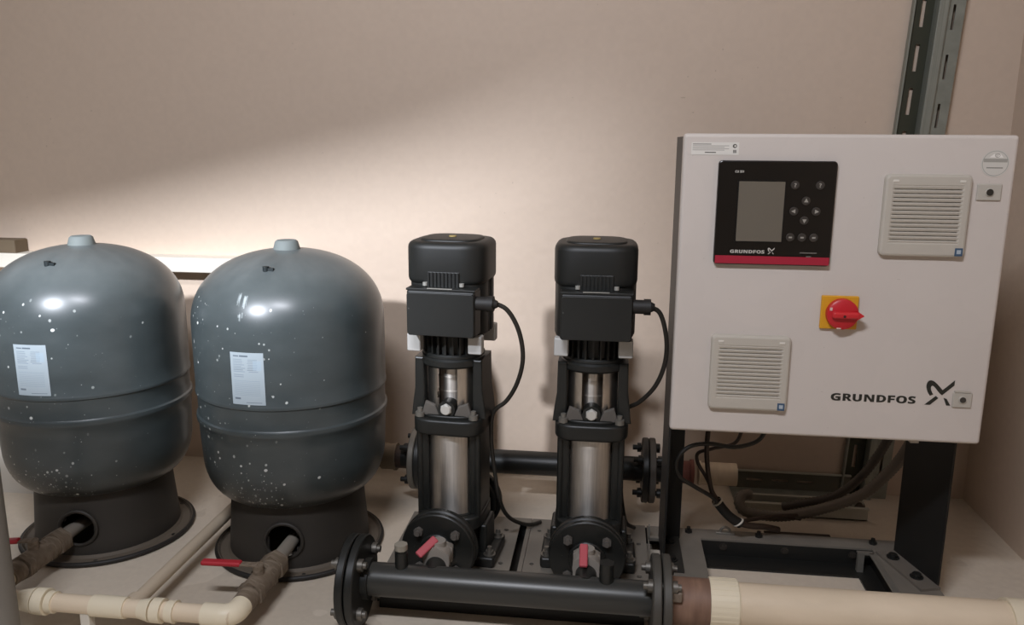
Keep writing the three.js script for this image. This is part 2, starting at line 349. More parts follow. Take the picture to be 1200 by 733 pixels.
// ---------------------------------------------------------------- tank outlets and cream pipework in front of the tanks
function outlet(x, zTank, zEnd, tilt, label, lever) {
  const t = thing('outlet_valve', label, 'valve', [x, 0.055, 0], 0, 'grimy ball valves on the tank outlets');
  obj('pipe', cyl(0.0135, 0.25, 0, 0.004, zTank + 0.03, 'z'), M(0x8b8378, 0.65), t);
  obj('union_nut', [hexnut(0.0265, 0.028, 0, 0, zTank + 0.125, 'z'), cyl(0.021, 0.02, 0, 0, zTank + 0.148, 'z')], mudM, t);
  obj('valve_body', [cyl(0.0225, 0.07, 0, 0, zTank + 0.19, 'z'), hexnut(0.0255, 0.016, 0, 0, zTank + 0.165, 'z'), hexnut(0.0255, 0.016, 0, 0, zTank + 0.222, 'z'), cyl(0.010, 0.03, 0, 0.024, zTank + 0.19)], mudM, t);
  const L = new THREE.Group(); L.name = 'lever'; t.add(L); L.position.set(0, 0.038, zTank + 0.19); L.rotation.y = tilt;
  obj('lever_plate', box(lever * 0.35, 0.004, 0.014, -lever * 0.175, 0, 0, 0.0015), mudM, L);
  obj('lever_grip', box(lever * 0.68, 0.009, 0.016, -lever * 0.62, 0.001, 0, 0.004), redM, L, 'red plastic grip');
  obj('union_nut', [cyl(0.020, 0.03, 0, 0, zTank + 0.248, 'z')], mudM, t);
  obj('pipe', cyl(0.0165, Math.abs(zEnd - zTank - 0.255), 0, 0, (zEnd + zTank + 0.255) / 2, 'z'), pvcLightM, t, 'cream plastic pipe end');
  return t;
}
outlet(-1.085, -1.505, -1.20, 0.25, 'grimy ball valve with red lever on the outlet of the leftmost tank', 0.085);
outlet(-0.618, -1.475, -1.195, 0.05, 'grimy ball valve with long red lever in front of the tank beside the pumps', 0.11);
{
  const t = thing('plastic_pipe', 'cream plastic pipe with couplings running along the floor in front of the tanks', 'pipe', [0, 0.055, -1.18]);
  const r = 0.0158;
  obj('pipe', cyl(r, 0.68, -0.96, 0, 0, 'x'), pvcM, t);
  const elbow = new THREE.TorusGeometry(0.022, 0.0195, 16, 16, Math.PI / 2).rotateX(Math.PI / 2);   // corner between -x and -z
  obj('elbow', [elbow.clone().rotateY(0).translate(-0.640, 0, -0.022), cyl(0.0195, 0.03, -0.655, 0, 0, 'x'), cyl(0.0195, 0.02, -0.618, 0, -0.032, 'z')], pvcLightM, t);
  obj('coupling', [cyl(0.0185, 0.062, -0.842, 0, 0, 'x')], pvcLightM, t);
  obj('coupling', [cyl(0.021, 0.018, -0.752, 0, 0, 'x'), cyl(0.016, 0.022, -0.775, 0, 0, 'x', 0.021), cyl(0.0185, 0.012, -0.729, 0, 0, 'x'), cyl(0.0195, 0.004, -0.722, 0, 0, 'x')], pvcLightM, t);
  obj('coupling', [cyl(0.023, 0.02, -0.968, 0, 0, 'x'), cyl(0.017, 0.03, -0.995, 0, 0, 'x', 0.023), cyl(0.019, 0.012, -0.950, 0, 0, 'x')], pvcLightM, t);
  obj('tee', [cyl(0.0195, 0.05, -1.085, 0, 0, 'x'), cyl(0.0195, 0.03, -1.085, 0, -0.02, 'z')], pvcLightM, t);
  obj('support_leg', [box(0.017, 0.05, 0.017, -0.886, -0.030, 0.002, 0.002)], pvcPaleM, t);
}
tag(obj('floor_pipe', [cyl(0.0125, 0.75, -0.812, 0.050, -1.555, 'z'), cyl(0.017, 0.022, -0.812, 0.05, -1.201, 'z')], M(0xc0b09a, 0.7)), 'thin cream plastic pipe running back between the two tanks', 'pipe');
{
  const t = thing('wall_trunking', 'pale trunking fixed along the wall behind the tanks', 'trunking', [0, 0.540, WZ0]);
  obj('channel', box(1.52, 0.036, 0.052, -1.54, 0, 0.026, 0.002), pvcPaleM, t);
  obj('lid', box(1.52, 0.038, 0.008, -1.54, 0, 0.056, 0.003), pvcPaleM, t);
  obj('drop', [box(0.036, 0.52, 0.030, -0.765, -0.262, 0.015, 0.002)], pvcPaleM, t);
  obj('junction_box', [box(0.10, 0.045, 0.05, -1.585, 0.030, 0.026, 0.004)], M(0x6b5c48, 0.7), t, 'small brownish box on top');
}
tag(obj('standpipe', [cyl(0.030, 0.44, -0.988, 0.22, -1.10, 'y', 0.030, 40), cyl(0.033, 0.02, -0.988, 0.448, -1.10)], M(0x77726a, 0.6)), 'grey upright pipe at the left picture edge', 'pipe');

// ---------------------------------------------------------------- skid base frame
const S = 0.04;                                             // height of the skid's top
{
  const t = thing('base_frame', 'low grey steel base frame carrying both pumps and the cabinet stand', 'frame', [0, 0, 0]);
  const th = 0.004, yT = S - th;
  const flat = (pts, holes = []) => { const s = poly(pts.map(([x, z]) => [x, -z])); for (const [x0, z0, x1, z1] of holes) s.holes.push(rectHole(x0, -z0, x1, -z1)); for (const h of roundHoles) if (h[0] > Math.min(...pts.map(p => p[0])) && h[0] < Math.max(...pts.map(p => p[0]))) { const p = new THREE.Path(); p.absarc(h[0], -h[1], h[2], 0, Math.PI * 2, true); s.holes.push(p); } return extrude(s, th, 0, 10).rotateX(-Math.PI / 2).translate(0, yT, 0); };
  let roundHoles = [[-0.395, -1.60, 0.0045], [-0.385, -1.44, 0.0045], [-0.200, -1.585, 0.005], [-0.194, -1.445, 0.005]];
  obj('deck_plate', metreUV(flat([[-0.415, -1.345], [-0.405, -1.345], [-0.405, -1.328], [-0.385, -1.328], [-0.385, -1.396], [-0.225, -1.396], [-0.225, -1.345], [-0.150, -1.345], [-0.150, -1.645], [-0.415, -1.645]], [[-0.1755, -1.622, -0.1575, -1.41]].map(h => [h[0] + 0.002, h[1], h[2] - 0.001, h[3]])), 2), skidM, t);
  roundHoles = [[-0.130, -1.59, 0.0045], [-0.133, -1.45, 0.0045], [0.078, -1.56, 0.005], [0.076, -1.43, 0.005]];
  obj('deck_plate', metreUV(flat([[-0.149, -1.345], [-0.10, -1.345], [-0.10, -1.400], [0.052, -1.400], [0.052, -1.345], [0.094, -1.345], [0.094, -1.645], [-0.149, -1.645]], []), 2), skidM, t);
  roundHoles = [];
  obj('deck_plate', metreUV(flat([[0.098, -1.345], [0.63, -1.345], [0.63, -1.645], [0.098, -1.645]], [[0.100, -1.585, 0.128, -1.50], [0.208, -1.603, 0.552, -1.385]]), 2), skidM, t);
  const rails = [];
  for (const [x0, z0, x1, z1] of [[-0.405, -1.330, 0.082, -1.326], [0.128, -1.344, 0.63, -1.340], [-0.415, -1.645, 0.63, -1.641], [-0.415, -1.645, -0.411, -1.345], [0.626, -1.645, 0.63, -1.345], [0.204, -1.607, 0.556, -1.603], [0.204, -1.603, 0.208, -1.385], [0.552, -1.603, 0.556, -1.385], [-0.150, -1.645, -0.146, -1.345]])
    obj('rail', box(x1 - x0, yT, z1 - z0, (x0 + x1) / 2, yT / 2, (z0 + z1) / 2), blackPlain, t);
  for (const [x0, z0, x1, z1] of [[0.208, -1.603, 0.552, -1.552], [0.515, -1.552, 0.552, -1.385], [-0.205, -1.64, -0.151, -1.345]]) obj('foot_and_slot_shade', box(x1 - x0, 0.004, z1 - z0, (x0 + x1) / 2, 0.002, (z0 + z1) / 2), blackPlain, t);  // black sheet below the deck slot stands for shade; the others are channel feet
  for (const [x, z] of [[0.255, -1.6015], [0.38, -1.6015], [0.515, -1.6015]]) obj('bolt', [hexnut(0.0065, 0.006, x, 0.024, z, 'z'), cyl(0.008, 0.0015, x, 0.024, z - 0.0005, 'z')], M(0x45403a, 0.5, 0.5), t);
  for (const [x, z] of [[0.185, -1.628], [0.330, -1.626], [0.56, -1.626]]) obj('bolt', [hexnut(0.008, 0.006, x, S + 0.003, z), cyl(0.004, 0.012, x, S + 0.006, z)], blackPlain, t);
  // bent corner strap in the opening
  obj('corner_strap', [box(0.030, 0.003, 0.012, 0.530, S + 0.004, -1.575), box(0.012, 0.003, 0.165, 0.543, S + 0.004, -1.49), box(0.012, S, 0.010, 0.522, S / 2 + 0.004, -1.575)], zincM, t);
  obj('corner_strap', [box(0.026, 0.003, 0.010, 0.112, S + 0.002, -1.588), box(0.003, 0.03, 0.01, 0.1, S + 0.014, -1.588)], zincM, t);
}

// ---------------------------------------------------------------- pumps
const CY = 0.064;                                           // height of the flange centres above the skid
function makePump() {
  const t = thing('vertical_pump', 'x', 'pump', [0, S, 0], 0, 'vertical multistage pumps');
  obj('pump_base', [
    squircle(0.068, 3.2, 0, 0.018, 0.004), cyl(0.058, 0.10, 0, 0.055, 0, 'y', 0.062, 40), squircle(0.066, 4, 0.078, 0.104, 0.004),
    cyl(0.046, 0.21, 0, CY, 0, 'z', 0.046, 32),
    box(0.040, 0.022, 0.11, -0.072, 0.011, 0, 0.006), box(0.040, 0.022, 0.11, 0.072, 0.011, 0, 0.006),
    box(0.016, 0.07, 0.07, 0.066, 0.045, 0.0, 0.006), box(0.016, 0.07, 0.07, -0.066, 0.045, 0.0, 0.006),
    disc(0.072, 0.016, 0, CY, 0.100, 'z', 0.003), disc(0.0615, 0.016, 0, CY, -0.100, 'z', 0.003)], blackM, t);
  for (const [x, z] of [[-0.08, 0.038], [0.08, 0.038], [-0.08, -0.038], [0.08, -0.038]]) obj('foot_bolt', [hexnut(0.0085, 0.008, x, 0.026, z), cyl(0.012, 0.002, x, 0.0225, z), cyl(0.0045, 0.016, x, 0.03, z)], boltM, t);
  for (const sgn of [1, -1]) {
    const f = obj('companion_flange', [disc(0.0705, 0.012, 0, CY, 0.115 * sgn, 'z', 0.002, 48, 0.02), disc(0.034, 0.01, 0, CY, 0.124 * sgn, 'z', 0.002, 32)], blackM, t);
    for (let k = 0; k < 4; k++) { const a = Math.PI / 4 + k * Math.PI / 2; obj('flange_bolt', [hexnut(0.009, 0.008, Math.cos(a) * 0.050, CY + Math.sin(a) * 0.050, 0.125 * sgn, 'z'), cyl(0.005, 0.014, Math.cos(a) * 0.050, CY + Math.sin(a) * 0.050, 0.128 * sgn, 'z')], dustyBlackM, f); }
  }
  obj('sleeve', cyl(0.0535, 0.172, 0, 0.186, 0, 'y', 0.0535, 64), steelM, t, 'brushed stainless steel sleeve');
  for (const s of [-1, 1]) {
    obj('side_strap', [box(0.022, 0.166, 0.084, 0.051 * s, 0.186, 0.0, 0.004), cyl(0.006, 0.17, 0.057 * s, 0.186, 0.040)], blackM, t);
  }
  obj('head_plate', [squircle(0.069, 4.5, 0.268, 0.300, 0.006), squircle(0.060, 3, 0.298, 0.306, 0.003)], blackM, t);
  for (const [x, z] of [[-0.052, 0.052], [0.052, 0.052], [-0.052, -0.052], [0.052, -0.052]]) obj('head_nut', [hexnut(0.0095, 0.009, x, 0.305, z), cyl(0.005, 0.016, x, 0.309, z)], M(0x77736b, 0.6, 0.4), t);
  // motor stool: two pillars that flare to the head plate, rim, and the saddle with wings
  const pil = s => { const g = extrude(poly([[0.050 * s, 0.300], [0.070 * s, 0.300], [0.067 * s, 0.325], [0.063 * s, 0.352], [0.062 * s, 0.41], [0.051 * s, 0.41]]), 0.075, 0.003); return g.translate(0, 0, -0.0375); };
  obj('motor_stool', [pil(-1), pil(1), disc(0.0625, 0.018, 0, 0.406, 0, 'y', 0.004), cyl(0.052, 0.014, 0, 0.307, 0, 'y', 0.046, 32), cyl(0.0165, 0.038, 0, 0.317, 0.036, 'z')], blackM, t);
  for (const s of [-1, 1]) obj('wing_rib', extrude(poly([[0.014 * s, 0.300], [0.047 * s, 0.306], [0.040 * s, 0.328], [0.024 * s, 0.322]]), 0.006, 0.002).translate(0, 0, 0.045), dustyBlackM, t);
  obj('coupling', [cyl(0.029, 0.10, 0, 0.350, 0, 'y', 0.029, 40), cyl(0.0302, 0.003, 0, 0.344, 0, 'y', 0.0302, 40), cyl(0.0302, 0.003, 0, 0.372, 0, 'y', 0.0302, 40)], steelM, t, 'bright steel shaft coupling');
  for (const s of [-1, 1]) {
    const a0 = s > 0 ? 0.40 : -0.40 - 0.85;
    obj('coupling_guard', new THREE.CylinderGeometry(0.0495, 0.0495, 0.088, 24, 1, true, a0, 0.85).translate(0, 0.354, 0), new THREE.MeshStandardMaterial({ map: steelTex, roughness: 0.3, metalness: 1, side: THREE.DoubleSide }), t, 'curved stainless guard sheet');
  }
  const vp = obj('vent_plug', [disc(0.0098, 0.008, 0, 0.318, 0.058, 'z', 0.0015, 28), hexnut(0.0115, 0.003, 0, 0.318, 0.0555, 'z')], M(0xcfcdc6, 0.35, 0.35), t, 'shiny round vent plug');
  // motor
  const fins = [cyl(0.049, 0.055, 0, 0.440, 0, 'y', 0.049, 40)];
  for (let k = 0; k < 26; k++) { const a = k / 26 * Math.PI * 2; fins.push(box(0.0035, 0.055, 0.012, 0, 0.440, 0.052).rotateY(a)); }
  obj('motor_end_shield', [...fins, disc(0.060, 0.010, 0, 0.418, 0, 'y', 0.003)], motorM, t);
  for (const s of [-1, 1]) for (const z of [0.046, -0.046]) obj('motor_lug', box(0.026, 0.034, 0.022, 0.058 * s, 0.447, z * 1.2, 0.003), lugM, t, 'silver painted lug');
  const ribs = [squircle(0.0725, 3.4, 0.462, 0.572, 0.004)];
  for (let k = 0; k < 36; k++) { const a = k / 36 * Math.PI * 2; ribs.push(box(0.003, 0.106, 0.008, 0, 0.517, 0.0705).rotateY(a)); }
  obj('motor_body', ribs, motorM, t);
  obj('fan_cover', [squircle(0.0755, 4.2, 0.556, 0.634, 0.012), squircle(0.056, 3.4, 0.626, 0.6375, 0.004)], motorM, t, 'black rounded fan cover');
  obj('fan_cap', cyl(0.007, 0.002, 0, 0.6385, 0), M(0xa8945c, 0.6), t, 'small brass-coloured dot');
  const tb = obj('terminal_box', [new RoundedBoxGeometry(0.126, 0.084, 0.046, 3, 0.005).translate(0.004, 0.510, 0.076)], motorM, t, 'flat black terminal box');
  obj('box_lid', [extrude(rrect(0.121, 0.076, 0.005, 0.004, 0.509), 0.003, 0.001).translate(0, 0, 0.0985), box(0.127, 0.004, 0.034, 0.004, 0.553, 0.082, 0.001)], motorM, tb);
  for (const x of [-0.030, 0.038]) obj('lid_screw', cyl(0.0045, 0.006, x, 0.560, 0.078, 'y', 0.0045, 12), M(0xb0aea6, 0.5, 0.3), tb);
  const rb = [box(0.062, 0.034, 0.024, 0.003, 0.566, 0.064, 0.003)];
  for (let k = 0; k < 9; k++) rb.push(box(0.003, 0.030, 0.004, -0.024 + k * 0.0068, 0.566, 0.077));
  obj('box_neck', rb, motorM, t);
  obj('name_plate', box(0.046, 0.0012, 0.004, 0.003, 0.5555, 0.098), M(0x9a9890, 0.5), tb);
  obj('cable_gland', [cyl(0.0125, 0.020, 0.077, 0.530, 0.085, 'x', 0.0125, 20), hexnut(0.015, 0.012, 0.092, 0.530, 0.085, 'x'), cyl(0.010, 0.008, 0.101, 0.530, 0.085, 'x', 0.006)], rubberM, t);
  return t;
}
const P1 = [-0.291, -1.482], P2 = [-0.024, -1.490];
const pump1 = makePump(); pump1.position.set(P1[0], S, P1[1]); pump1.rotation.y = -0.085;
pump1.userData.label = 'black vertical pump with steel sleeve, standing beside the grey tank';
const pump2 = pump1.clone(); pump2.name = numbered('vertical_pump'); scene.add(pump2); pump2.rotation.y = 0; pump2.position.set(P2[0], S, P2[1]);
pump2.userData = { ...pump1.userData, label: 'black vertical pump with steel sleeve, standing beside the control cabinet' };

tag(obj('power_cable', [tube([[-0.199, 0.570, -1.397], [-0.180, 0.560, -1.40], [-0.160, 0.524, -1.41], [-0.152, 0.465, -1.43], [-0.165, 0.407, -1.455], [-0.188, 0.364, -1.475], [-0.214, 0.337, -1.485], [-0.219, 0.280, -1.49], [-0.212, 0.21, -1.49], [-0.205, 0.165, -1.49], [-0.196, 0.12, -1.51], [-0.180, 0.08, -1.55], [-0.150, 0.048, -1.60], [-0.13, 0.046, -1.62]], 0.0042, 120)], cableM), 'black power cable arching from the pump beside the tank down to the base', 'cable', 'motor power cables');
tag(obj('power_cable', [tube([[0.071, 0.570, -1.405], [0.088, 0.562, -1.41], [0.103, 0.520, -1.42], [0.106, 0.465, -1.44], [0.092, 0.412, -1.46], [0.064, 0.370, -1.485], [0.040, 0.350, -1.50], [0.034, 0.30, -1.54], [0.034, 0.2, -1.56], [0.05, 0.08, -1.58], [0.07, 0.046, -1.62]], 0.0042, 120)], cableM), 'black power cable arching from the pump beside the cabinet', 'cable', 'motor power cables');

// ball valves between pump flange and front manifold
const MY = 0.086, MZ = -1.278;                              // manifold axis
function pumpValve(x, pz, roll, yaw, shift, label) {
  const t = thing('pump_valve', label, 'valve', [x, S + CY, pz + 0.118], 0, 'ball valves in front of the pumps');
  obj('valve_body', [cyl(0.0245, 0.05, 0, 0.004, 0.024, 'z'), hexnut(0.028, 0.014, 0, 0.004, 0.016, 'z'), hexnut(0.027, 0.016, 0, 0.004, 0.042, 'z'), cyl(0.014, 0.018, 0, 0.026, 0.030)], brassM, t);
  obj('nozzle', cyl(0.017, 0.05, 0, -0.008, 0.060, 'z'), M(0x6a655c, 0.6), t);
  const l = obj('lever', [box(0.015, 0.008, 0.046, 0, 0, 0.004, 0.003)], faintRedM, t, 'red lever');
  l.position.set(shift, 0.032, 0.046); l.rotation.set(0.5, yaw, roll);
  return t;
}
pumpValve(-0.294, P1[1], -0.3, -0.6, -0.014, 'small ball valve with slanting red lever at the foot of the pump beside the tank');
pumpValve(-0.024, P2[1], 0, 0.02, -0.005, 'small ball valve with straight red lever at the foot of the pump beside the cabinet');

// front (discharge) manifold
{
  const t = thing('discharge_manifold', 'dark steel manifold pipe with end flanges lying in front of the pumps', 'manifold', [0, MY, MZ]);
  obj('pipe', cyl(0.0295, 0.56, -0.162, 0, 0, 'x', 0.0295, 48), M(0x3a3a37, 0.36, 0.2), t);
  const pair = (x, r, mat, d) => {
    for (const dx of [-d, d]) obj('flange', disc(r, 0.0145, x + dx, -0.004, 0, 'x', 0.002, 56), mat, t);
    for (let k = 0; k < 4; k++) { const a = Math.PI / 4 + 0.15 + k * Math.PI / 2, y = Math.sin(a) * r * 0.76 - 0.004, z = Math.cos(a) * r * 0.76; obj('flange_bolt', [cyl(0.006, 0.062, x, y, z, 'x'), hexnut(0.011, 0.009, x + 0.0205, y, z, 'x'), hexnut(0.011, 0.008, x - 0.0195, y, z, 'x')], boltM, t); }
  };
  pair(-0.431, 0.0805, blackM, 0.0085);
  pair(0.104, 0.0795, M(0x4a4741, 0.55, 0.2), 0.0085);
  obj('pipe_collar', cyl(0.036, 0.012, -0.409, 0, 0, 'x'), blackM, t);
  obj('plug', [cyl(0.0115, 0.034, -0.348, 0.040, 0), cyl(0.010, 0.012, -0.348, 0.060, 0)], blackM, t, 'upright threaded plug');
  obj('plug_cap', [cyl(0.0118, 0.010, -0.348, 0.066, 0, 'y', 0.0118, 8)], M(0x8f897c, 0.6), t, 'pale plug cap');
  obj('plug', [cyl(0.0125, 0.03, 0.012, 0.038, 0), hexnut(0.014, 0.014, 0.012, 0.055, 0)], blackM, t, 'upright hexagon plug');
  for (const [px] of [[-0.294], [P2[0]]]) obj('branch', cyl(0.019, 0.05, px, 0.012, -0.025, 'z'), blackM, t);
}
// brown adaptor and cream outlet pipe
{
  const t = thing('outlet_pipe', 'thick cream plastic pipe leaving the manifold along the bottom right', 'pipe', [0, MY, MZ]);
  obj('adaptor', [cyl(0.040, 0.066, 0.154, 0, 0, 'x', 0.040, 40)], brownM, t, 'brown threaded adaptor');
  obj('flange_lug', [box(0.018, 0.018, 0.018, 0.128, 0.030, 0.034, 0.003)], M(0x7a6c5e, 0.6), t);
  obj('coupling', [cyl(0.0425, 0.046, 0.208, 0, 0, 'x', 0.0425, 40), cyl(0.041, 0.003, 0.2325, 0, 0, 'x', 0.039, 40), ...Array.from({ length: 28 }, (_, k) => box(0.044, 0.0008, 0.004, 0.208, 0.0425, 0).rotateX(k / 28 * Math.PI * 2))], pvcLightM, t, 'ribbed pale coupling');
  obj('pipe', cyl(0.0375, 0.62, 0.54, 0, 0, 'x', 0.0375, 48), pvcM, t);
  obj('red_stripe', new THREE.CylinderGeometry(0.03765, 0.03765, 0.22, 4, 1, true, 0.96, 0.04).rotateZ(-Math.PI / 2).translate(0.345, 0, 0), faintRedM, t, 'thin red printed line');
  obj('coupling', [cyl(0.0425, 0.05, 0.684, 0, 0, 'x', 0.0425, 40)], pvcLightM, t);
}
// rear (suction) manifold
{
  const y = S + CY, z = -1.800;
  const t = thing('suction_manifold', 'black manifold pipe behind the pumps, near the wall', 'manifold', [0, y, z]);
  obj('pipe', cyl(0.028, 0.62, -0.17, 0.002, 0, 'x', 0.028, 40), blackM, t);
  for (const [x, r] of [[-0.432, 0.074], [-0.447, 0.074], [0.097, 0.075], [0.1125, 0.075]]) obj('flange', disc(r, 0.014, x, 0, 0, 'x', 0.002, 48), x > 0.11 ? dustyBlackM : x < -0.44 ? M(0x7a756c, 0.5, 0.3) : blackM, t);
  for (const x of [-0.44, 0.105]) for (let k = 0; k < 4; k++) { const a = Math.PI / 4 + k * Math.PI / 2, yy = Math.sin(a) * 0.056, zz = Math.cos(a) * 0.056; obj('flange_bolt', [cyl(0.006, 0.064, x - 0.004, yy, zz, 'x'), hexnut(0.011, 0.009, x + 0.023, yy, zz, 'x'), hexnut(0.011, 0.009, x - 0.021, yy, zz, 'x')], blackM, t); }
  for (const p of [P1, P2]) obj('branch', [cyl(0.024, 0.20, p[0], 0, 0.10, 'z')], blackM, t);
  obj('adaptor', cyl(0.027, 0.045, -0.474, 0, 0, 'x'), darkBrownM, t, 'dark brown adaptor');
  obj('coupling', [cyl(0.031, 0.035, -0.512, 0, 0, 'x'), cyl(0.033, 0.006, -0.497, 0, 0, 'x')], M(0x8c7c68, 0.6), t);
  obj('end_pipe', cyl(0.027, 0.18, -0.61, 0, 0, 'x'), M(0x8c7c68, 0.6), t);
  obj('end_pipe', cyl(0.026, 0.06, 0.15, 0, 0, 'x'), blackM, t);
  obj('adaptor', [cyl(0.026, 0.022, 0.191, 0, 0, 'x'), cyl(0.030, 0.008, 0.204, 0, 0, 'x')], M(0x7d4a40, 0.6), t, 'reddish brown adaptor');
  obj('coupling', [cyl(0.028, 0.006, 0.222, 0, 0, 'x'), cyl(0.024, 0.02, 0.234, 0, 0, 'x'), cyl(0.026, 0.062, 0.274, 0, 0, 'x')], pvcM, t, 'cream plastic end coupling');
}

// ---------------------------------------------------------------- cabinet stand
{
  const t = thing('cabinet_stand', 'black steel stand with two upright channels carrying the control cabinet', 'stand', [0, S, 0]);
  for (const [x, h] of [[0.122, 0.822], [0.611, 0.80]]) {
    const lx = x > 0.5 ? 0.27 : 0;                            // the right leg stands slightly turned
    const leg = obj('leg', [box(0.004, h, 0.135, 0, h / 2, 0).rotateY(lx).translate(x, 0, -1.530), box(0.042, h, 0.004, x + 0.021 - lx * 0.06, h / 2, -1.598)], postM, t);
    obj('foot_plate', [box(0.040, 0.005, 0.145, x > 0.5 ? -0.021 : 0.02, 0.0025, 0.004).rotateY(lx).translate(x, 0, -1.530)], x > 0.5 ? M(0x746d64, 0.55, 0.2) : M(0x2c2a26, 0.6), leg);
    for (const z of [-0.04, 0.035]) obj('bolt', [hexnut(0.0085, 0.008, x > 0.5 ? -0.022 : 0.018, 0.009, z), cyl(0.012, 0.002, x > 0.5 ? -0.022 : 0.018, 0.006, z)].map(g => g.rotateY(lx).translate(x, 0, -1.530)), blackPlain, leg);
  }
  obj('cross_bar', box(0.48, 0.04, 0.004, 0.37, 0.62, -1.485), postM, t);
  obj('cross_bar', box(0.48, 0.04, 0.004, 0.37, 0.42, -1.485), postM, t);
}

// ---------------------------------------------------------------- control cabinet
const font = await new FontLoader().loadAsync('fonts/droid/droid_sans_bold.typeface.json');
function text(str, h, w, depth = 0.0004) {                   // text of cap height h stretched to width w, origin at left of baseline
  const g = new TextGeometry(str, { font, size: 1, depth: 0.1, curveSegments: 5, bevelEnabled: true, bevelThickness: 0.001, bevelSize: 0.022, bevelSegments: 1 }); g.computeBoundingBox();
  const b = g.boundingBox; g.translate(-b.min.x, -b.min.y, 0); return g.scale(w / (b.max.x - b.min.x), h / (b.max.y - b.min.y), depth / 0.1);
}
// crossed-strokes emblem in a unit square
function emblem(size, depth = 0.0004) {
  const s1 = new THREE.Shape();                              // hook: loop at upper left that sweeps into the long stroke to the upper right
  s1.moveTo(0.16, 0.36); s1.bezierCurveTo(-0.06, 0.64, -0.04, 0.96, 0.14, 0.97); s1.bezierCurveTo(0.30, 0.97, 0.48, 0.72, 0.60, 0.60);
  s1.lineTo(1.0, 1.0); s1.lineTo(1.0, 0.80); s1.lineTo(0.60, 0.40); s1.bezierCurveTo(0.46, 0.46, 0.32, 0.74, 0.22, 0.76); s1.bezierCurveTo(0.14, 0.76, 0.14, 0.60, 0.28, 0.42); s1.closePath();
  const s2 = poly([[0.0, 0.0], [0.20, 0.0], [0.48, 0.28], [0.38, 0.36]]);
  const s3 = poly([[0.66, 0.30], [0.78, 0.26], [0.94, 0.0], [0.79, 0.0]]);
  return [s1, s2, s3].map(s => extrude(s, depth / size, 0, 10).scale(size, size, size));
}
